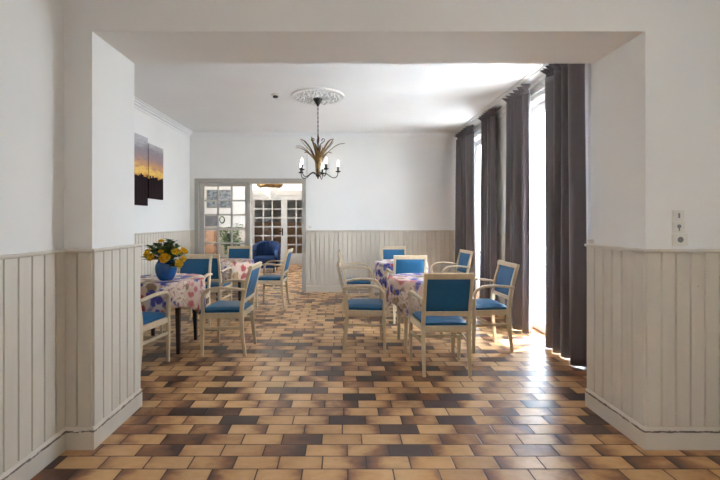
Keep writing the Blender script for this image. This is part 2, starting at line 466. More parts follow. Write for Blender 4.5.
def run(side, p0, p1, nrm, label, m0=0, m1=0, boards=True):
    if boards: wainscot('wainscot_' + side, p0, p1, nrm, label + ', tongue and groove boards')
    tn[0] += 1
    extr('trim_%d' % tn[0], p0, p1, nrm, CAPP, 'panel', label + ', rounded cap rail', m0, m1)
    extr('baseboard_' + side, p0, p1, nrm, BASEP, 'base', label + ', chipped baseboard', m0, m1)
YE = YB + .062
run('near_left', (FL, LW1 + .01), (FL, YF), (1, 0), 'greige wainscot on the near left wall', 0, -1)
run('near_left_rear', (FL, RY0), (FL, LW0 - .01), (1, 0), 'greige wainscot on the near left wall past the added window')
run('near_right', (MR, YF), (MR, RY0), (-1, 0), 'greige wainscot on the near right wall', -1, 0)
run('left_pier_front', (FL, YF), (XL, YF), (0, -1), 'greige wainscot facing the viewer on the left pier', -1, 1)
run('left_pier_side', (XL, YF), (XL, YE), (1, 0), 'greige wainscot inside the opening on the left pier', 1, 0)
run('right_pier_front', (XR, YF), (MR, YF), (0, -1), 'greige wainscot facing the viewer under the switches', 1, -1)
run('right_pier_side', (XR, YF), (XR, YE), (-1, 0), 'greige wainscot inside the opening on the right pier', 1, 0)
for nm, a, b in (('left', ML, XL), ('right', XR, MR)):
    bm = NB(); box(bm, a, b, YB, YE - .001, 0, CAP - .001); struct('wainscot_reverse_' + nm, bm, 'panel', 'greige wainscot on the dining side of the %s pier' % nm)
run('dining_left', (ML, YE), (ML, MB), (1, 0), 'greige wainscot along the dining room left wall', 0, -1)
run('back', (DX1 + .001, MB), (MR, MB), (0, -1), 'greige wainscot along the far wall right of the doorway', 0, -1)
bm = NB(); box(bm, ML, DX0, MB - .014, MB, 0, CAP); struct('wainscot_corner', bm, 'panel', 'narrow greige wainscot strip left of the doorway')
prev = YE
for i, (a, b) in enumerate(WIN + [(MB, MB)]):
    if a - prev > .05: run(['window_near', 'window_middle', 'window_far'][i], (MR, prev), (MR, a - .07), (-1, 0), 'greige wainscot on the window wall, section %s' % ['beside the opening', 'between the windows', 'in the far corner'][i])
    prev = b + .07
run('lobby_back', (LOB_L, LOB_B), (FD0 - .08, LOB_B), (0, -1), 'greige wainscot of the far room behind the plant')

# cornices
def cornice(name, p0, p1, nrm, w=.10, label=None, m0=-1, m1=-1):
    pr = [(0, ZC), (w, ZC), (w, ZC - .012), (w * .72, ZC - .014), (w * .70, ZC - .03), (w * .45, ZC - .034), (w * .4, ZC - .055), (w * .12, ZC - .066), (w * .1, ZC - .095), (0, ZC - .097)]
    return extr(name, p0, p1, nrm, pr, 'ceiling', label, m0, m1)
cornice('trim_20', (ML, YB), (ML, MB), (1, 0), .10, 'moulded cornice on the dining room left wall')
cornice('trim_21', (ML, MB), (MR, MB), (0, -1), .035, 'thin cornice along the far wall')
def wcor():
    pr = [(0, ZC), (.19, ZC), (.19, ZC - .014), (.15, ZC - .016), (.148, ZC - .03), (.03, ZC - .032), (.028, ZC - .07), (0, ZC - .072)]
    extr('trim_22', (MR, YB), (MR, MB), (-1, 0), pr, 'ceiling', 'broad moulded cornice above the curtains', -1, -1)
wcor()

# ---------------------------------------------------------------- windows
def plate(bm, a, b, x0, x1): pass
def tall_window(idx, a, b, label):
    root = empty('window_%d' % idx, (MR, a, 0)); tag(root, label, kind='structure')
    w = b - a
    bm = NB()                                 # frame sits 14 cm inside the reveal
    x0, x1 = .12, .19
    box(bm, x0, x1, 0, .055, 0, WZ, .004); box(bm, x0, x1, w - .055, w, 0, WZ, .004); box(bm, x0, x1, .055, w - .055, WZ - .06, WZ, .004); box(bm, x0, x1, .055, w - .055, 0, .05, .004)
    link('window_frame', bm, 'white_wood', root)
    bm = NB()                                 # architrave on the room face
    box(bm, -.022, 0, -.07, 0, 0, WZ + .07, .005); box(bm, -.022, 0, w, w + .07, 0, WZ + .07, .005); box(bm, -.022, 0, 0, w, WZ, WZ + .07, .005)
    link('architrave', bm, 'white_wood', root)
    m = w * .5
    for y0, y1 in ((.055, m), (m, w - .055)):
        bm = NB(); s = .05
        box(bm, x0 - .02, x1 - .02, y0, y0 + s, .05, WZ - .06, .004); box(bm, x0 - .02, x1 - .02, y1 - s, y1, .05, WZ - .06, .004)
        box(bm, x0 - .02, x1 - .02, y0 + s, y1 - s, WZ - .11, WZ - .06, .004); box(bm, x0 - .02, x1 - .02, y0 + s, y1 - s, .05, .13, .004)
        box(bm, x0 - .02, x1 - .02, y0 + s, y1 - s, .80, .845, .004)
        lf = link('sash', bm, 'white_wood', root)
        bm = NB(); box(bm, .132, .136, y0 + s - .004, y1 - s + .004, .13, .80); box(bm, .132, .136, y0 + s - .004, y1 - s + .004, .845, WZ - .11)
        link('pane', bm, 'glass', lf)
    bm = NB(); sweep(bm, [(.10, m - .02, 1.1), (.06, m - .02, 1.1), (.055, m - .06, 1.1), (.055, m - .12, 1.1)], circ(.009)); link('handle', bm, 'steel', root, True)
    return root
tall_window(1, *WIN[0], 'tall bright glazed door between the two nearer curtains')
tall_window(2, *WIN[1], 'tall bright glazed door between the two farther curtains')
# unseen windows added to light the near room and the lobby
def simple_window(idx, x, a, b, z0, z1, label, n=2):
    root = empty('window_%d' % idx, (x, a, 0)); tag(root, label, kind='structure')
    w = b - a; bm = NB()
    box(bm, -.2, -.13, 0, .06, z0, z1); box(bm, -.2, -.13, w - .06, w, z0, z1); box(bm, -.2, -.13, .06, w - .06, z1 - .06, z1); box(bm, -.2, -.13, .06, w - .06, z0, z0 + .06)
    for i in range(1, n): box(bm, -.19, -.14, w * i / n - .03, w * i / n + .03, z0 + .06, z1 - .06)
    link('window_frame', bm, 'white_wood', root)
    bm = NB(); box(bm, -.168, -.163, .055, w - .055, z0 + .055, z1 - .055); link('pane', bm, 'glass', root); return root
simple_window(3, FL, LW0, LW1, LWZ0, LWZ1, 'unseen window added on the left to light the near room')
simple_window(4, LOB_L, 9.2, 10.4, .9, 2.7, 'unseen window added to light the far room', 3)

# ---------------------------------------------------------------- doors
def door_leaf(name, x0, x1, y, z1, cols, rows, gz0, gz1, sl, sr, mat, label, handle=None, th=.045):
    root = empty(name, ((x0 + x1) / 2, y, 0)); tag(root, label, kind='structure')
    a, b = x0 - (x0 + x1) / 2, x1 - (x0 + x1) / 2
    bm = NB(); box(bm, a, a + sl, 0, th, .006, z1, .004); box(bm, b - sr, b, 0, th, .006, z1, .004)
    box(bm, a + sl, b - sr, 0, th, gz1, z1, .004); box(bm, a + sl, b - sr, 0, th, .006, gz0, .004)
    box(bm, a + sl + .06, b - sr - .06, -.010, 0, .10, gz0 - .07, .006)
    link('door_frame', bm, mat, root)
    bm = NB(); gx0, gx1 = a + sl, b - sr; mw = .0165
    for i in range(1, cols):
        x = gx0 + (gx1 - gx0) * i / cols; box(bm, x - mw, x + mw, .003, th - .003, gz0, gz1)
    for j in range(1, rows):
        z = gz0 + (gz1 - gz0) * j / rows; box(bm, gx0, gx1, .004, th - .004, z - mw, z + mw)
    link('glazing_bars', bm, mat, root)
    bm = NB(); box(bm, gx0, gx1, th / 2 - .003, th / 2 + .003, gz0, gz1); link('pane', bm, 'glass', root)
    if handle:
        hx = b - sr / 2 if handle == 'r' else a + sl / 2
        bm = NB(); box(bm, hx - .02, hx + .02, -.008, 0, .92, 1.16, .003)
        d = -1 if handle == 'r' else 1
        sweep(bm, [(hx, -.008, 1.06), (hx, -.05, 1.06), (hx + d * .02, -.056, 1.06), (hx + d * .11, -.056, 1.055)], circ(.011)); link('handle', bm, 'iron', root)
    return root
# doorway frame in the far wall
bm = NB(); y0, y1 = MB - .022, YB2 + .02
box(bm, DX0, DX0 + .075, y0, y1, 0, DZ, .005); box(bm, DX1 - .078, DX1, y0, y1, 0, DZ, .005); box(bm, DX0 + .075, DX1 - .078, y0, y1, DZ - .085, DZ, .005)
box(bm, -1.825, -1.755, y0, y1, 0, DZ - .085, .005)
struct('trim_30', bm, 'greige', 'greige frame around the doorway in the far wall')
door_leaf('door_1', -2.755, -1.825, MB + .03, DZ - .085, 3, 6, .385, 2.05, .095, .04, 'light_greige', 'closed glazed door leaf left of the open doorway')
door_leaf('door_2', FD0 + .03, -1.80, LOB_B + .02, FDZ - .04, 3, 6, .35, 2.045, .06, .09, 'light_greige', 'left leaf of the far glazed double door', 'r')
door_leaf('door_3', -1.80, FD1 - .03, LOB_B + .02, FDZ - .04, 3, 6, .35, 2.045, .10, .06, 'light_greige', 'right leaf of the far glazed double door', None)
bm = NB(); y0, y1 = LOB_B - .03, LOB_B + .2
box(bm, FD0 - .08, FD0 + .03, y0, y1, 0, FDZ + .05, .005); box(bm, FD1 - .03, FD1 + .08, y0, y1, 0, FDZ + .05, .005); box(bm, FD0 + .03, FD1 - .03, y0, y1, FDZ - .04, FDZ + .12, .005)
struct('trim_31', bm, 'light_greige', 'pale frame around the far glazed double door')

# ---------------------------------------------------------------- chairs
def leg_path(a, b, sec0, sec1): return [a, b], [sec0, sec1]
def make_chair():
    root = empty('dining_chair', (0, 0, 0))
    for s in (-1, 1):
        bm = NB(); sweep(bm, cat([(s * .238, .212, 0), (s * .240, .210, .22), (s * .240, .205, .44)], 4), rect(.036, .036), [.72, .76, .8, .84, .9, .94, .97, 1, 1], side=(1, 0, 0)); link('leg', bm, 'beech', root, True, 40)
    for s in (-1, 1):
        bm = NB(); sweep(bm, cat([(s * .203, -.215, 0), (s * .203, -.185, .25), (s * .203, -.180, .46), (s * .203, -.215, .68), (s * .203, -.275, .908)], 5), rect(.033, .040), [.75 + .25 * min(1, i / 7) if i < 8 else 1 - .012 * (i - 7) for i in range(21)], side=(1, 0, 0)); link('leg', bm, 'beech', root, True, 40)
    for s in (-1, 1):                          # bent arm rising out of the front leg
        bm = NB()
        sweep(bm, cat([(s * .240, .205, .44), (s * .243, .208, .56), (s * .250, .192, .638), (s * .257, .135, .683), (s * .259, .03, .698), (s * .245, -.10, .690), (s * .222, -.222, .672)], 5), rect(.036, .026, .45),
              [(1, 1.15)] * 10 + [(1.15, 1)] * 14 + [(1, 1)] * 7, side=(1, 0, 0)); link('armrest', bm, 'beech', root, True, 50)
    bm = NB()                                  # seat rails
    box(bm, -.225, .225, .190, .216, .385, .440, .004); box(bm, -.19, .19, -.197, -.171, .385, .440, .004)
    for s in (-1, 1): sweep(bm, [(s * .238, .200, .4125), (s * .203, -.180, .4125)], rect(.022, .054), side=(1, 0, 0))
    link('seat_frame', bm, 'beech', root, True, 30)
    for s in (-1, 1):
        bm = NB(); sweep(bm, [(s * .240, .208, .285), (s * .203, -.185, .285)], rect(.018, .028), side=(1, 0, 0)); link('side_stretcher', bm, 'beech', root, True, 30)
    bm = NB(); sweep(bm, [(-.222, .03, .285), (.222, .03, .285)], rect(.026, .018), side=(0, 0, 1)); link('cross_stretcher', bm, 'beech', root, True, 30)
    # upholstered seat: crowned pad
    bm = NB(); n = 12; top, bot = [], []
    for j in range(n + 1):
        v = j / n; y = -.175 + v * .405; hw = .186 + v * .036
        rt, rb = [], []
        for i in range(n + 1):
            u = i / n * 2 - 1; vv = v * 2 - 1
            e = min(1 - abs(u), 1 - abs(vv)) * n / 2
            z = .462 + .012 * (1 - u * u) * (1 - vv * vv) + .022 * (1 - (1 - min(1, e / 1.3)) ** 2)
            rt.append(bm.verts.new((u * hw, y, z))); rb.append(bm.verts.new((u * (hw - .004), y, .437)))
        top.append(rt); bot.append(rb)
    for j in range(n):
        for i in range(n):
            bm.faces.new((top[j][i], top[j][i + 1], top[j + 1][i + 1], top[j + 1][i])); bm.faces.new((bot[j][i], bot[j][i + 1], bot[j + 1][i + 1], bot[j + 1][i]))
    for j in range(n):
        for i in (0, n): bm.faces.new((top[j][i], top[j + 1][i], bot[j + 1][i], bot[j][i]))
    for i in range(n):
        for j in (0, n): bm.faces.new((top[j][i], top[j][i + 1], bot[j][i + 1], bot[j][i]))
    link('seat', bm, 'vinyl', root, True, 50)
    # back: rails and pad follow the rake from (y -.205, z .66) to (y -.272, z .885)
    def by(z): return -.180 - (z - .46) * .17 - max(0, z - .6) * .06
    for z0, z1 in ((.535, .575), (.868, .918)):
        bm = NB(); p = [(-.19, by((z0 + z1) / 2), (z0 + z1) / 2), (.19, by((z0 + z1) / 2), (z0 + z1) / 2)] if z0 < .6 else [(-.219, -.271, .892), (.219, -.271, .892)]
        sweep(bm, p, rect(z1 - z0, .032), side=(0, -.2, 1)); link('back_rail' if z0 < .6 else 'top_rail', bm, 'beech', root, True, 30)
    bm = NB(); A = []
    nz, nx = 10, 10
    for f in (1, -1):
        g = []
        for j in range(nz + 1):
            z = .571 + (.872 - .571) * j / nz; r = []
            for i in range(nx + 1):
                u = i / nx * 2 - 1; vv = j / nz * 2 - 1
                puff = .013 * (1 - u ** 6) * (1 - vv ** 6) + .004
                r.append(bm.verts.new((u * .189, by(z) - .002 + f * puff, z)))
            g.append(r)
        for j in range(nz):
            for i in range(nx): bm.faces.new((g[j][i], g[j][i + 1], g[j + 1][i + 1], g[j + 1][i]))
        A.append(g)
    for j in range(nz):
        for i in (0, nx): bm.faces.new((A[0][j][i], A[0][j + 1][i], A[1][j + 1][i], A[1][j][i]))
    for i in range(nx):
        for j in (0, nz): bm.faces.new((A[0][j][i], A[0][j][i + 1], A[1][j][i + 1], A[1][j][i]))
    link('backrest', bm, 'vinyl', root, True, 60)
    return root
chair0 = make_chair()
NORTH, SOUTH, EAST, WEST = 0, PI, -PI / 2, PI / 2      # +Y, -Y, +X, -X
CH = [
 (.93, 3.735, NORTH + .02, 'blue and pale wood armchair showing its dark back, nearest chair of the right-hand group', 'chairs around the right tables'),
 (1.575, 4.40, WEST + .05, 'blue armchair beside the dark curtains, nearer of the two facing left on the right', 'chairs around the right tables'),
 (.245, 4.39, EAST - .02, 'pale wood armchair seen side on at the left of the nearer right table', 'chairs around the right tables'),
 (.915, 5.55, NORTH, 'blue armchair with its back between the two right-hand tables', 'chairs around the right tables'),
 (.245, 6.12, EAST, 'pale wood armchair seen side on at the left of the farther right table', 'chairs around the right tables'),
 (1.69, 6.22, WEST + .12, 'blue armchair by the far curtains, right of the farther right table', 'chairs around the right tables'),
 (.935, 6.86, SOUTH, 'blue armchair against the far wainscot, behind the farther right table', 'chairs around the right tables'),
 (-1.945, 3.715, NORTH - .11, 'blue armchair half hidden by the left pier, near side of the vase table', 'chairs around the left tables'),
 (-1.18, 4.27, WEST - .04, 'blue and pale wood armchair pulled up to the right side of the vase table', 'chairs around the left tables'),
 (-1.93, 5.04, SOUTH, 'blue armchair facing the viewer just behind the vase of yellow flowers', 'chairs around the left tables'),
 (-1.87, 5.71, NORTH, 'armchair showing its dark blue back, near side of the farther left table', 'chairs around the left tables'),
 (-1.85, 7.02, SOUTH, 'blue armchair in front of the glazed door, far side of the farther left table', 'chairs around the left tables'),
 (-1.10, 6.50, WEST - .05, 'blue armchair in front of the open doorway, right of the farther left table', 'chairs around the left tables'),
]
for i, (x, y, r, lab, grp) in enumerate(CH):
    o = chair0 if i == 0 else copy_tree(chair0)
    o.location = (x, y, 0); o.rotation_euler = (0, 0, r)
    tag(o, lab, 'chair', grp)

# ---------------------------------------------------------------- tables and cloths
def table(x, y, R, mat, label, group):
    root = empty('round_table', (x, y, 0)); tag(root, label, 'table', group)
    bm = NB(); lathe(bm, [(0, .715), (R - .008, .715), (R, .722), (R, .734), (R - .006, .74), (0, .74)], 40); link('tabletop', bm, mat, root, True, 40)
    q = .235
    bm = NB()
    for a in (-1, 1):
        box(bm, -q, q, a * q - .011, a * q + .011, .645, .715); box(bm, a * q - .011, a * q + .011, -q, q, .645, .715)
    link('apron', bm, mat, root)
    for a in (-1, 1):
        for b in (-1, 1):
            bm = NB(); sweep(bm, [(a * (q + .012), b * (q + .012), 0), (a * (q + .002), b * (q + .002), .64), (a * q, b * q, .715)], rect(.052, .052), [.62, 1, 1], side=(1, 0, 0)); link('leg', bm, mat, root, True, 40)
    return root
def cloth(x, y, R, rot, seed, label, S=.655):
    rnd = random.Random(seed)
    root_bm = NB(); na = 144; uvl = root_bm.loops.layers.uv.new('UVMap')
    nr, nh = 8, 12; Rc = R + .008
    ph = [rnd.uniform(0, 6.28) for _ in range(4)]
    rings = []; data = {}
    def hang(th):
        c = max(abs(math.cos(th - rot)), abs(math.sin(th - rot)))
        return min(S / c, S * 1.17 + .10 * (S / c - S * 1.17) if S / c > S * 1.17 else S / c) - Rc
    for k in range(nr + nh + 1):
        ring = []
        for i in range(na):
            th = 2 * PI * i / na
            if k <= nr:
                r = Rc * k / nr * .985; z = .7455; flat = r
                if k == 0: r = .004
            else:
                f = (k - nr) / nh; H = hang(th); s = f * H; flat = Rc + s
                fold = (.55 * math.sin(11 * th + ph[0]) + .35 * math.sin(17 * th + ph[1]) + .3 * math.sin(5 * th + ph[2]))
                corner = max(0, (H - (S - Rc)) / (S * .17))
                r = Rc + .004 * min(1, f * 5) + f * (.004 + .010 * (fold + .9) + .012 * corner)
                z = .7455 - .006 * min(1, f * 6) - s * .985
            v = root_bm.verts.new((r * math.cos(th), r * math.sin(th), z)); data[v] = (flat * math.cos(th) + seed * 1.37, flat * math.sin(th) + seed * .61)
            ring.append(v)
        rings.append(ring)
    for A, B in zip(rings, rings[1:]):
        for i in range(na):
            j = (i + 1) % na
            f = root_bm.faces.new((A[i], B[i], B[j], A[j]))
    root_bm.faces.new(rings[0])
    for f in root_bm.faces:
        for l in f.loops: l[uvl].uv = data[l.vert]
    o = link('tablecloth', root_bm, 'floral', None, True)
    o.location = (x, y, 0)
    md = o.modifiers.new('thick', 'SOLIDIFY'); md.thickness = .002; md.offset = 1
    return tag(o, label, 'tablecloth', 'floral tablecloths')
T = [(.918, 4.405, .395, 'beech', 'nearer round table on the right with pale wood legs', 'round tables on the right', 'floral cloth on the nearer right table, behind the chair showing its back', .35),
     (.93, 6.20, .395, 'beech', 'farther round table on the right with pale wood legs', 'round tables on the right', 'floral cloth on the farther right table, near the far wainscot', .2),
     (-1.925, 4.375, .40, 'darkwood', 'round table on the left with dark tapered legs carrying the vase', 'round tables on the left', 'floral cloth under the blue vase on the left table', .72),
     (-1.79, 6.36, .385, 'darkwood', 'dark legged round table before the glazed door on the left', 'round tables on the left', 'floral cloth on the farther left table, before the doorway', .5)]
for i, (x, y, R, m, l, g, cl, rot) in enumerate(T):
    table(x, y, R, m, l, g); cloth(x, y, R, rot, i + 1, cl, .64 + (.02 if i == 2 else 0))

# ---------------------------------------------------------------- vase with yellow flowers
VX, VY, VZ = -1.855, 4.24, .7475
bm = NB()
lathe(bm, [(0, 0), (.062, 0), (.070, .006), (.088, .035), (.103, .075), (.110, .115), (.108, .150), (.096, .185), (.080, .205), (.074, .216), (.076, .228), (.070, .226), (.066, .212), (.070, .19), (.06, .10), (.04, .02), (0, .02)], 36)
vase = link('vase', bm, 'vase', None, True, 60); vase.location = (VX, VY, VZ)
tag(vase, 'round glossy blue ceramic vase on the left floral table', 'vase')
def bloom(bm, c, n, R, rnd):
    """layered rosette of cupped petals around axis n"""
    n = Vector(n).normalized(); a = n.orthogonal().normalized(); b = n.cross(a); c = Vector(c)
    for layer, (r, tilt, k) in enumerate(((R, .12, 7), (R * .92, .55, 7), (R * .72, .95, 6), (R * .5, 1.3, 4))):
        for i in range(k):
            th = 2 * PI * (i + .5 * layer) / k + rnd.uniform(-.15, .15)
            d = a * math.cos(th) + b * math.sin(th); s = -a * math.sin(th) + b * math.cos(th)
            ti = tilt + rnd.uniform(-.2, .2); w = r * .42; r_ = r * rnd.uniform(.85, 1.1)
            o = d * math.cos(ti) + n * math.sin(ti); q = n * math.cos(ti) - d * math.sin(ti)
            P = []
            for u, ws, cup in ((0, .25, 0), (.4, .9, -.10), (.75, 1, -.06), (1, .55, .08)):
                row = []
                for e in (-1, 0, 1): row.append(bm.verts.new(c + o * (u * r_) + s * (e * ws * w) + q * ((abs(e) * .16 + cup) * r)))
                P.append(row)
            for j in range(3):
                for e in range(2): bm.faces.new((P[j][e], P[j][e + 1], P[j + 1][e + 1], P[j + 1][e]))
def leaf(bm, base, d, L, w, up=(0, 0, 1), droop=.2):
    d = Vector(d).normalized(); s = d.cross(Vector(up))
    if s.length < .05: s = d.orthogonal()
    s.normalize(); n = s.cross(d); P = []
    for u, ws in ((0, .1), (.25, .8), (.55, 1), (.8, .6), (1, .03)):
        p = Vector(base) + d * (u * L) - Vector((0, 0, droop * L * u * u))
        P.append([bm.verts.new(p + s * (e * ws * w / 2) + n * (abs(e) * ws * w * .15)) for e in (-1, 0, 1)])
    for A, B in zip(P, P[1:]):
        for e in range(2): bm.faces.new((A[e], A[e + 1], B[e + 1], B[e]))
MOUTH = Vector((VX, VY, VZ + .215))
# offsets (right, away, up) from the vase mouth, bloom radius
FLW = [((-.155, -.06, .065), .062, 'large yellow bloom at the far left of the vase bouquet'),
       ((-.10, -.10, .03), .055, 'yellow bloom low on the left over the vase rim'),
       ((.045, -.13, .02), .062, 'large yellow bloom at the front centre above the vase'),
       ((.125, -.05, .075), .055, 'yellow bloom at the upper right of the vase bouquet'),
       ((.185, .00, .085), .048, 'yellow bloom at the right edge of the vase bouquet'),
       ((.165, -.08, -.035), .048, 'yellow bloom drooping low at the right of the vase'),
       ((-.06, .02, .185), .040, 'small yellow bloom at the very top of the vase bouquet'),
       ((-.01, -.09, .085), .034, 'small yellow bud between the larger vase blooms'),
       ((.205, -.05, .01), .034, 'small yellow bloom low on the far right of the vase bouquet'),
       ((.02, .12, .10), .05, 'yellow bloom at the back of the vase bouquet')]
rnd = random.Random(3)
for off, R, lab in FLW:
    off = Vector(off); root = empty('flower', MOUTH); tag(root, lab, 'flower', 'yellow flowers in the blue vase')
    nrm = (off + Vector((0, -.05, .07))).normalized()
    start = Vector((off.x * .16, off.y * .16, -.10))
    pts = bez(start, start + Vector((0, 0, .12)), off - nrm * .06, off - nrm * .006, 8)
    bm = NB(); sweep(bm, pts, circ(.0032, 6)); link('stem', bm, 'leaf', root, True)
    bm = NB(); bloom(bm, off, nrm, R, rnd); link('bloom', bm, 'petal', root)
    bm = NB()
    for k in range(4):
        p = pts[5 + k % 3]; th = rnd.uniform(0, 6.28); leaf(bm, p, (math.cos(th), math.sin(th), .3), rnd.uniform(.05, .08), .026, droop=.3)
    link('leaf', bm, 'leaf', root, True)
SPR = [(-.13, -.06, .09), (.13, -.02, .13), (-.08, .0, .13), (.17, -.06, .04), (-.05, -.11, .06), (.09, -.12, .0), (-.19, -.05, .02), (.07, -.04, .12), (-.07, -.05, .10), (-.16, -.02, .13), (-.11, .03, .15), (.03, .0, .19), (.06, .02, .17), (-.14, -.08, .0), (.10, -.09, .04), (.00, -.08, .12), (.13, -.09, -.07), (-.02, .06, .15), (.17, .05, .06)]
SPL = ['left, above the blooms', 'right, above the blooms', 'left centre, standing tall', 'right edge', 'front, left of the middle', 'front, over the rim', 'far left', 'middle right', 'middle left', 'upper left', 'upper left, nearer the middle', 'tallest at the centre', 'tall right of centre', 'lower left', 'front right', 'front centre', 'drooping over the vase at lower right', 'back centre', 'right back']
for off, l in zip(SPR, SPL):
    off = Vector(off); root = empty('foliage_sprig', MOUTH); tag(root, 'dark green leafy sprig in the vase bouquet, ' + l, 'foliage', 'green sprigs in the blue vase')
    start = Vector((off.x * .15, off.y * .15, -.09)); pts = bez(start, start + Vector((0, 0, .13)), off * .8, off, 9)
    bm = NB(); sweep(bm, pts, circ(.0028, 5)); link('stem', bm, 'leaf2', root, True)
    bm = NB()
    for k in range(24):
        p = pts[min(9, 4 + k // 4)]; th = k * 2.4; d = Vector((math.cos(th), math.sin(th), .55)) + (off.normalized() * .5)
        leaf(bm, p, d, rnd.uniform(.05, .085), .036, droop=.25)
    link('leaf', bm, 'leaf2' if rnd.random() < .6 else 'leaf', root, True)

# ---------------------------------------------------------------- curtains, rail
def curtain(y0, y1, seed, label, z0=.02, z1=3.005, X=2.245):
    rnd = random.Random(seed); root = empty('curtain', (X, (y0 + y1) / 2, 0)); tag(root, label, 'curtain', 'dark plum grey curtains')
    w = y1 - y0; nf = 4; nu, nv = 132, 40
    ph = [rnd.uniform(0, 6.28) for _ in range(5)]
    zr = 2.925
    bm = NB(); g = []
    for j in range(nv + 1):
        f = j / nv; z = z0 + (z1 - .085 - z0) * f; row = []
        for i in range(nu + 1):
            u = i / nu
            uu = u + .042 * math.sin(2 * PI * u * 1.4 + ph[0] + f * .7) + .016 * math.sin(2 * PI * u * 2.7 + ph[3] - f * 1.1) + .008 * math.sin(f * 4 + ph[1])
            a = 2 * PI * nf * uu
            amp = .034 + .012 * (1 - f) + .006 * math.sin(3 * a / nf + ph[2])
            sx = math.sin(a) + .30 * math.sin(2 * a + ph[3] + 1.6 * (1 - f)) + .35 * math.sin(a * .5 + ph[4]) + .06 * math.sin(3.3 * a + 4 * f + ph[2])
            spread = .95 + .10 * (1 - f) ** 1.5 + .012 * math.sin(3 * f + ph[1])
            yy = (u - .5) * w * spread + .008 * math.cos(a)
            row.append(bm.verts.new((max(-.085, min(.048, amp * sx)), yy, z + (.012 * math.sin(a + 1) if j == 0 else 0))))
        g.append(row)
    for A, B in zip(g, g[1:]):
        for i in range(nu): bm.faces.new((A[i], A[i + 1], B[i + 1], B[i]))
    o = link('curtain_fabric', bm, 'curtain', root, True); md = o.modifiers.new('thick', 'SOLIDIFY'); md.thickness = .003
    # pinch-pleated heading flaring out above the tape
    bm = NB(); g = []; nf2 = 11
    for j in range(9):
        f = j / 8; z = z1 - .088 + .092 * f; row = []
        for i in range(nu + 1):
            u = i / nu; a = 2 * PI * nf2 * u + .4 * math.sin(u * 9 + ph[2])
            pin = 1 - .62 * math.exp(-((f - .42) / .2) ** 2)
            row.append(bm.verts.new(((.030 * pin + .022 * f * f) * math.sin(a) - .028 * f * f - .004, (u - .5) * w * (.955 + .10 * f * f), z + .010 * math.sin(a * .5 + ph[0]) * f)))
        g.append(row)
    for A, B in zip(g, g[1:]):
        for i in range(nu): bm.faces.new((A[i], A[i + 1], B[i + 1], B[i]))
    o = link('heading', bm, 'curtain', root, True); md = o.modifiers.new('thick', 'SOLIDIFY'); md.thickness = .003
    return root
curtain(3.70, 4.36, 1, 'dark plum grey curtain nearest the viewer, beside the right pier')
curtain(4.79, 5.38, 2, 'dark curtain second from the right pier, behind the blue chair')
curtain(5.84, 6.34, 3, 'dark curtain third from the right pier, between the two windows')
curtain(6.84, 7.64, 4, 'dark curtain in the far corner against the far wall')
rail = empty('curtain_rail', (2.315, 5.6, 2.895)); tag(rail, 'white curtain rail running above the windows', 'curtain rail')
bm = NB(); sweep(bm, [(0, -2.1, 0), (0, 2.02, 0)], circ(.011, 10)); link('rail', bm, 'white_wood', rail, True, 50)
bm = NB(); lathe(bm, [(0, -.02), (.014, -.018), (.02, 0), (.016, .016), (0, .022)], 12, (0, 0, 0))
for v in bm.verts: v.co = Vector((v.co.x, v.co.z + 2.04, v.co.y))
link('finial', bm, 'iron', rail, True)
for y in (-.98, .05, 1.05, 1.9, -2.0):
    bm = NB(); box(bm, .004, .044, y - .012, y + .012, -.016, .016, .003); sweep(bm, [(.03, y, .01), (.02, y, .05), (-.06, y, .12)], rect(.012, .006)); link('bracket', bm, 'white_wood', rail)

# ---------------------------------------------------------------- ceiling rose and chandelier
CX, CY = -.315, 5.47
bm = NB(); R0 = .365; na, nr = 160, 36; rings = []
for k in range(nr + 1):
    r = R0 * k / nr; f = k / nr; ring = []
    for i in range(na):
        th = 2 * PI * i / na
        h = .014
        if f > .95: h = .020 * max(0, 1 - ((f - .975) / .025) ** 2) + .002
        elif f > .82: h = .016 + .010 * (.5 + .5 * math.sin(40 * th))
        elif f > .18:
            q = (f - .18) / .64
            h = .014 + .026 * abs(math.sin(8 * th + 5 * q)) * abs(math.sin(q * PI * 2.2 + .8 * math.sin(16 * th))) + 0.045 * max(0, mnoise.noise(Vector((math.cos(th) * r * 60, math.sin(th) * r * 60, 0))))
        else: h = .030 - .01 * f
        ring.append(bm.verts.new((r * math.cos(th) if k else 0.002 * math.cos(th), r * math.sin(th) if k else .002 * math.sin(th), -h)))
    rings.append(ring)
for A, B in zip(rings, rings[1:]):
    for i in range(na): bm.faces.new((A[i], A[(i + 1) % na], B[(i + 1) % na], B[i]))
top = [bm.verts.new((R0 * math.cos(2 * PI * i / na), R0 * math.sin(2 * PI * i / na), 0)) for i in range(na)]
for i in range(na): bm.faces.new((rings[-1][i], rings[-1][(i + 1) % na], top[(i + 1) % na], top[i]))
bm.faces.new(top); bm.faces.new(rings[0])
rose = link('ceiling_rose', bm, 'ceiling', None, True, 50); rose.location = (CX, CY, ZC - .0005)
tag(rose, 'round white plaster ceiling rose with leaf ornament above the chandelier', 'ceiling rose')

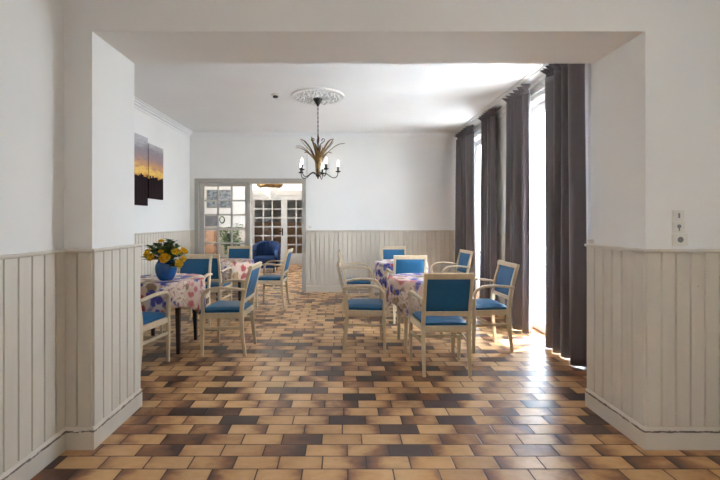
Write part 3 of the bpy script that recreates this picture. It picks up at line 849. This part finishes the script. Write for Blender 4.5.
ch = empty('chandelier', (CX, CY, 1.97)); tag(ch, 'gold wheat-leaf chandelier with black candle arms hanging from the ceiling rose', 'chandelier')
bm = NB(); lathe(bm, [(0, 1.075), (.062, 1.075), (.064, 1.062), (.045, 1.03), (.022, .995), (.012, .97), (0, .965)], 20); link('canopy', bm, 'iron', ch, True, 50)
bm = NB(); z = .975; k = 0
while z > .575:
    c = Vector((0, 0, z - .016)); ax = Vector((1, 0, 0)) if k % 2 else Vector((0, 1, 0))
    sweep(bm, [c + ax * (.0075 * math.cos(t)) + Vector((0, 0, .019 * math.sin(t))) for t in [2 * PI * i / 12 for i in range(12)]], circ(.0033, 6), closed=True)
    z -= .029; k += 1
link('chain', bm, 'iron', ch, True)
bm = NB(); lathe(bm, [(0, .585), (.008, .58), (.014, .56), (.009, .54), (.016, .52), (.018, .49), (.010, .46), (.010, .36), (.0, .35)], 14); link('finial', bm, 'gold', ch, True)
for s in range(4):
    a = s * PI / 2 + .2; d = Vector((math.cos(a), math.sin(a), 0)); pts = []
    base = [(.010, .36), (.03, .44), (.075, .475), (.105, .50), (.10, .525), (.078, .530), (.062, .512), (.070, .495)]
    bm = NB(); sweep(bm, cat([d * (r * .85) + Vector((0, 0, z)) for r, z in base], 5), circ(.0058, 6)); link('scroll', bm, 'iron', ch, True)
nl = 14; rl = random.Random(11)
for i in range(nl):                            # long blades sheafed at the stem, arching outwards
    a = 2 * PI * i / nl + rl.uniform(-.1, .1); d = Vector((math.cos(a), math.sin(a), 0))
    out = (.37, .235, .33)[i % 3]; tip = (.462, .51, .375)[i % 3]; pk = (.445, .43, .375)[i % 3]
    pts = cat([d * .020 + Vector((0, 0, .03)), d * .026 + Vector((0, 0, .14)), d * .045 + Vector((0, 0, .225)), d * (out * .42) + Vector((0, 0, .225 + (pk - .225) * .62)), d * (out * .74) + Vector((0, 0, pk)), d * out + Vector((0, 0, tip))], 5)
    n = len(pts); sc_ = [(.5 + .6 * math.sin(PI * min(1, .15 + .85 * k / n)), 1) if k < n - 1 else (.12, .6) for k in range(n)]
    bm = NB(); sweep(bm, pts, rect(.027, .006, .5), sc_, side=(-d.y, d.x, 0)); link('leaf', bm, 'gold', ch, True, 60)
bm = NB(); lathe(bm, [(0, -.01), (.008, -.008), (.014, .002), (.009, .012), (.022, .022), (.026, .04), (.020, .06), (.022, .20), (.028, .26), (.016, .34), (0, .36)], 16); link('stem', bm, 'gold', ch, True)
bm = NB(); lathe(bm, [(0, -.022), (.009, -.018), (.013, -.008), (.006, .0), (.028, .012), (.030, .03), (.018, .042), (0, .044)], 16); link('hub', bm, 'iron', ch, True)
for i in range(5):
    a = math.radians(8 + 72 * i); d = Vector((math.cos(a), math.sin(a), 0)); up = Vector((0, 0, 1))
    arm_pts = cat([d * .02 + up * .03, d * .075 + up * .062, d * .125 + up * .045, d * .175 + up * .008, d * .225 - up * .005, d * .262 + up * .018, d * .277 + up * .07], 6)
    bm = NB(); sweep(bm, arm_pts, circ(.0058, 8)); arm = link('arm', bm, 'iron', ch, True)
    c = tuple(d * .277)
    bm = NB(); lathe(bm, [(0, .066), (.012, .068), (.033, .078), (.038, .088), (.034, .088), (.012, .082), (0, .082)], 16, c); link('drip_pan', bm, 'iron', arm, True)
    bm = NB(); lathe(bm, [(0, .082), (.0125, .082), (.0125, .148), (.010, .150), (0, .150)], 14, c); link('candle_sleeve', bm, 'iron', arm, True, 50)
    bm = NB(); lathe(bm, [(0, .150), (.009, .152), (.017, .172), (.018, .185), (.012, .21), (.004, .235), (0, .24)], 14, c); link('bulb', bm, 'bulb', arm, True)
for a, r, z0, z1 in ((.6, .13, .12, .40), (2.0, .10, .13, .40), (3.5, .155, .10, .415), (5.3, .12, .12, .40)):
    d = Vector((math.cos(a), math.sin(a), 0)); bm = NB(); sweep(bm, [d * r + Vector((0, 0, z0 - .075)), d * r + Vector((0, 0, z1))], circ(.0022, 5)); link('hanging_rod', bm, 'iron', ch)

det = empty('smoke_detector', (-.885, 5.40, ZC)); tag(det, 'small white ceiling sensor with dark underside left of the ceiling rose', 'smoke detector')
bm = NB(); lathe(bm, [(0, 0), (.058, 0), (.058, -.012), (.05, -.022), (0, -.022)], 24); link('base', bm, 'plastic', det, True, 40)
bm = NB(); lathe(bm, [(0, -.022), (.036, -.022), (.034, -.040), (.026, -.046), (0, -.046)], 20); link('sensor', bm, 'black_plastic', det, True, 40)

# ---------------------------------------------------------------- canvases on the left wall
def canvas(y0, y1, z0, z1, label):
    bm = NB(); box(bm, ML + .001, ML + .036, y0, y1, z0, z1, .003)
    o = link('canvas_print', bm, 'sunset'); o['group'] = 'sunset canvas set'; tag(o, label, 'picture')
canvas(5.50, 5.995, 1.60, 2.615, 'taller sunset canvas print partly hidden behind the left pier')
canvas(6.03, 6.515, 1.715, 2.545, 'shorter sunset canvas print, the one farther along the left wall')

# ---------------------------------------------------------------- switches and socket
def wall_plate(cx, z0, z1, w, y, name, label, cat_, detail, group=None):
    root = empty(name, (cx, y, (z0 + z1) / 2)); tag(root, label, cat_, group)
    h = (z1 - z0) / 2 - .0008
    bm = NB(); box(bm, -w / 2, w / 2, -.011, 0, -h, h, .003); link('cover_plate', bm, 'plastic', root)
    if detail == 'socket':
        bm = NB(); lathe(bm, [(0, .0), (.019, 0), (.019, -.001), (.0225, -.003), (.0225, .0005), (0, .0005)], 24)
        for v in bm.verts: v.co = Vector((v.co.x, -.0112 + v.co.z, v.co.y))
        link('socket_ring', bm, 'plastic', root, True, 40)
        bm = NB(); lathe(bm, [(0, 0), (.0175, 0), (.0175, -.0015), (0, -.0015)], 24)
        for v in bm.verts: v.co = Vector((v.co.x, -.0112 + v.co.z, v.co.y))
        link('recess', bm, 'grey_panel', root)
    elif detail == 'key':
        bm = NB(); lathe(bm, [(0, 0), (.012, 0), (.011, -.004), (0, -.005)], 18)
        for v in bm.verts: v.co = Vector((v.co.x, -.011 + v.co.z, v.co.y + .006))
        box(bm, -.003, .003, -.0155, -.011, -.022, .0, .001); link('rotary_knob', bm, 'grey_panel', root)
    else:
        bm = NB(); box(bm, -.003, .003, -.019, -.011, -.015, .015, .001); link('toggle', bm, 'grey_panel', root)
    for s in (-1, 1):
        if detail == 'none': continue
        bm = NB(); lathe(bm, [(0, 0), (.0022, 0), (.0022, -.0012), (0, -.0014)], 10)
        for v in bm.verts: v.co = Vector((v.co.x + s * w * .36, -.011 + v.co.z, v.co.y))
        link('screw', bm, 'steel', root)
wall_plate(2.03, 1.366, 1.434, .070, YF, 'light_switch', 'top ivory switch plate above the right pier wainscot', 'switch', 'toggle', 'ivory wall switches')
wall_plate(2.032, 1.295, 1.365, .072, YF, 'light_switch', 'middle ivory switch plate with a round knob, between switch and socket', 'switch', 'key', 'ivory wall switches')
wall_plate(2.04, 1.217, 1.294, .092, YF, 'power_socket', 'ivory power socket resting on the right pier cap rail', 'socket', 'socket')
wall_plate(-.60, 1.225, 1.285, .07, MB, 'power_socket', 'small pale socket plate on the far wall beside the doorway frame', 'socket', 'toggle')

# ---------------------------------------------------------------- far room
tub = empty('tub_armchair', (-2.04, 10.95, 0), 0); tag(tub, 'dark blue leather tub armchair in the far room by the glazed doors', 'armchair')
bm = NB(); rings = []; n = 44
for i in range(n + 1):
    f = i / n; th = math.radians(-28 + 236 * f)                 # from right arm front round the back to left arm front
    arch = math.sin(math.radians(180 * f))
    ht = .58 + .25 * min(1, max(0, arch) ** .8 * 1.05)
    ro, ri = .385, .275 + .012 * math.cos(22 * th)
    c, s = math.cos(th), math.sin(th)
    sy = .95
    P = [(ro * .94, .13), (ro, .3), (ro * (1.0), ht - .06), ((ro + .01), ht - .02), ((ro + ri) / 2, ht), (ri, ht - .025), (ri, ht - .09), (ri + .02, .30), (ri + .03, .13)]
    rings.append([bm.verts.new((r * c, r * s * sy, z)) for r, z in P])
for A, B in zip(rings, rings[1:]):
    for j in range(len(A)): bm.faces.new((A[j], A[(j + 1) % len(A)], B[(j + 1) % len(A)], B[j]))
bm.faces.new(rings[0]); bm.faces.new(rings[-1])
link('tub_back', bm, 'navy', tub, True, 60)
bm = NB(); box(bm, -.27, .27, -.36, .20, .29, .43, .035); link('seat_cushion', bm, 'navy', tub, True, 60)
bm = NB(); box(bm, -.27, .27, -.34, .22, .12, .288, .012); link('seat_base', bm, 'navy', tub, True, 60)
for x in (-.25, .25):
    for y in (-.26, .22): bm = NB(); sweep(bm, [(x, y, 0), (x, y, .13)], circ(.022, 10), [.7, 1]); link('leg', bm, 'darkwood', tub, True, 50)

lamp = empty('ceiling_lamp', (-1.99, 11.2, 2.02)); tag(lamp, 'crystal bowl ceiling lamp with gold crown seen through the doorway', 'ceiling lamp')
bm = NB(); prof = [(0, .02), (.02, .025), (.10, .07), (.19, .16), (.235, .27), (.24, .30), (.225, .30), (.18, .17), (.09, .085), (0, .04)]
lathe(bm, prof, 32)
for v in bm.verts:
    k = 1 + .03 * math.sin(16 * math.atan2(v.co.y, v.co.x)); v.co.x *= k; v.co.y *= k
link('crystal_bowl', bm, 'lamp_glass', lamp, True)
bm = NB(); lathe(bm, [(0, -.03), (.016, -.022), (.026, 0), (.016, .022), (0, .03)], 14); link('crystal_drop', bm, 'crystal', lamp, True)
bm = NB(); lathe(bm, [(.24, .285), (.30, .30), (.335, .345), (.34, .40), (.32, .375), (.285, .33), (.235, .31)], 32)
for v in bm.verts:
    k = 1 + .07 * math.sin(10 * math.atan2(v.co.y, v.co.x)) * (v.co.z > .32); v.co.x *= k; v.co.y *= k
link('gold_crown', bm, 'gold', lamp, True)
bm = NB()
for i in range(6):
    a = i * PI / 3; sweep(bm, [(.30 * math.cos(a), .30 * math.sin(a), .34), (.03 * math.cos(a), .03 * math.sin(a), .72)], circ(.005, 5))
sweep(bm, [(0, 0, .72), (0, 0, 1.03)], circ(.010, 8)); lathe(bm, [(0, 1.02), (.06, 1.04), (.065, 1.06), (0, 1.06)], 16)
link('suspension', bm, 'gold', lamp)
for i in range(5):
    a = i * 2 * PI / 5; bm = NB(); lathe(bm, [(0, 0), (.016, .01), (.022, .035), (.012, .06), (0, .064)], 10, (.12 * math.cos(a), .12 * math.sin(a), .24)); link('bulb', bm, 'bulb', lamp, True)

# framed picture, panel, plant and cabinet behind the closed leaf
def framed(name, cx, y, z0, z1, w, art, label, frame='white_wood'):
    root = empty(name, (cx, y, (z0 + z1) / 2)); tag(root, label, 'picture'); h = (z1 - z0) / 2; a = w / 2; f = .025
    bm = NB(); box(bm, -a, a, -.03, 0, h - f, h); box(bm, -a, a, -.03, 0, -h, -h + f); box(bm, -a, -a + f, -.03, 0, -h + f, h - f); box(bm, a - f, a, -.03, 0, -h + f, h - f); link('picture_frame', bm, frame, root)
    bm = NB(); box(bm, -a + f, a - f, -.016, 0, -h + f, h - f); link('artwork', bm, art, root)
framed('framed_picture', -3.83, LOB_B, 1.80, 2.36, .78, 'greyart', 'blue grey framed picture high on the far room wall, behind the closed leaf', 'grey_panel')
framed('framed_picture', -4.08, LOB_B, 1.215, 1.60, .38, 'grey_panel', 'plain slate grey panel on the far room wall below the framed picture', 'grey_panel')
framed('framed_picture', -3.32, LOB_B, 1.22, 1.56, .36, 'paper', 'white framed sheet on the far room wall above the plant', 'white_wood')
wr = NB(); sweep(wr, [(.075 * math.cos(t), 0, .10 * math.sin(t)) for t in [2 * PI * i / 24 for i in range(24)]], circ(.016, 8), closed=True)
o = link('wreath', wr, 'leaf2', None, True); o.location = (-3.74, LOB_B - .016, 1.42); tag(o, 'dark oval ring hanging on the far room wall beside the grey panel', 'wreath')

cab = empty('cabinet', (-3.98, 11.95, 0)); tag(cab, 'honey brown wooden cabinet on legs in the far room, behind the closed leaf', 'cabinet')
bm = NB(); box(bm, -.26, .26, -.2, .2, .42, 1.06, .006); link('body', bm, 'oak', cab)
bm = NB(); box(bm, -.28, .28, -.22, .22, 1.06, 1.09, .006); link('top', bm, 'oak', cab)
for s in (-1, 1):
    bm = NB(); box(bm, s * .128 - .12, s * .128 + .12, -.216, -.2, .62, 1.03, .005); d = link('door', bm, 'oak', cab)
    bm = NB(); lathe(bm, [(0, 0), (.012, -.004), (.012, -.014), (0, -.02)], 12)
    for v in bm.verts: v.co = Vector((v.co.x + s * .03, -.216 + v.co.z, v.co.y + .82))
    link('knob', bm, 'steel', d)
bm = NB(); box(bm, -.245, .245, -.216, -.2, .45, .60, .005); link('drawer', bm, 'oak', cab)
for x in (-.22, .22):
    for y in (-.16, .16): bm = NB(); sweep(bm, [(x, y, 0), (x, y, .42)], rect(.045, .045), [.7, 1]); link('leg', bm, 'oak', cab)

plant = empty('potted_plant', (-3.08, 11.1, 0)); tag(plant, 'leafy green potted plant in the far room, seen through the closed leaf', 'plant')
bm = NB(); lathe(bm, [(0, 0), (.13, 0), (.16, .20), (.18, .32), (.19, .34), (.165, .34), (.15, .30), (0, .29)], 24); link('pot', bm, 'basket', plant, True, 50)
rp = random.Random(5); stem = NB(); fol = NB()
for i in range(34):
    a = rp.uniform(0, 6.28); r = rp.uniform(.05, .42); h = rp.uniform(.75, 1.30)
    pts = bez((0, 0, .28), (0, 0, .6), (r * .5 * math.cos(a), r * .5 * math.sin(a), h * .8), (r * math.cos(a), r * math.sin(a), h), 8)
    sweep(stem, pts, circ(.006, 5))
    for k in range(22):
        p = pts[2 + k % 7]; t = rp.uniform(0, 6.28); leaf(fol, p, (math.cos(t), math.sin(t), rp.uniform(-.1, .6)), rp.uniform(.09, .16), .06, droop=.35)
link('stem', stem, 'leaf2', plant); link('foliage', fol, 'leaf2', plant, True)

# ---------------------------------------------------------------- light
w = bpy.data.worlds.new('sky'); sc.world = w; w.use_nodes = True; t = w.node_tree
bg = t.nodes['Background']
cd = t.nodes.new('ShaderNodeTexCoord'); sp = t.nodes.new('ShaderNodeSeparateXYZ'); t.links.new(cd.outputs['Generated'], sp.inputs[0])
t.links.new(ramp(t, sp.outputs[2], [(.0, (.83, .92, 1)), (.5, (.64, .81, 1)), (1, (.47, .70, 1))]), bg.inputs[0])
bg.inputs[1].default_value = 17.0
def portal(name, loc, rot, sx, sy):
    l = bpy.data.lights.new(name, 'AREA'); l.shape = 'RECTANGLE'; l.size = sx; l.size_y = sy; l.cycles.is_portal = True
    o = bpy.data.objects.new(name, l); COL.objects.link(o); o.location = loc; o.rotation_euler = rot
for a, b in WIN: portal('window_portal', (XO - .02, (a + b) / 2, WZ / 2), (0, PI / 2, 0), WZ, b - a)
portal('window_portal', (FL - .29, (LW0 + LW1) / 2, (LWZ0 + LWZ1) / 2), (0, -PI / 2, 0), LWZ1 - LWZ0, LW1 - LW0)
portal('window_portal', (LOB_L - .24, 9.8, 1.8), (0, -PI / 2, 0), 1.8, 1.2)
sun = bpy.data.lights.new('sun', 'SUN'); sun.energy = 30; sun.angle = math.radians(.6); sun.color = (1, .95, .87)
so = bpy.data.objects.new('sun', sun); COL.objects.link(so)
so.rotation_euler = Vector((-.30, -.13, -1)).to_track_quat('-Z', 'Y').to_euler()
def point(name, loc, e, r, col=(1, .85, .68)):
    l = bpy.data.lights.new(name, 'POINT'); l.energy = e; l.shadow_soft_size = r; l.color = col
    o = bpy.data.objects.new(name, l); COL.objects.link(o); o.location = loc
point('far_lamp_light', (-1.99, 11.2, 2.45), 22, .12)

# ---------------------------------------------------------------- camera
cam = bpy.data.cameras.new('camera'); co = bpy.data.objects.new('camera', cam); COL.objects.link(co); sc.camera = co
co.location = (0, 0, 1.365); co.rotation_euler = (PI / 2, 0, 0)
cam.sensor_width = 36; cam.lens = 20; cam.shift_x = 19 / 720; cam.shift_y = -18.5 / 720; cam.clip_start = .05
sc.view_settings.view_transform = 'Standard'; sc.view_settings.look = 'None'; sc.view_settings.gamma = 1
sc.view_settings.use_curve_mapping = False; sc.view_settings.exposure = 1.74
sc.cycles.max_bounces = 10; sc.cycles.diffuse_bounces = 6; sc.cycles.glossy_bounces = 4; sc.cycles.transparent_max_bounces = 16
sc.cycles.use_denoising = True; sc.cycles.sample_clamp_indirect = 8; sc.cycles.caustics_reflective = False; sc.cycles.caustics_refractive = False
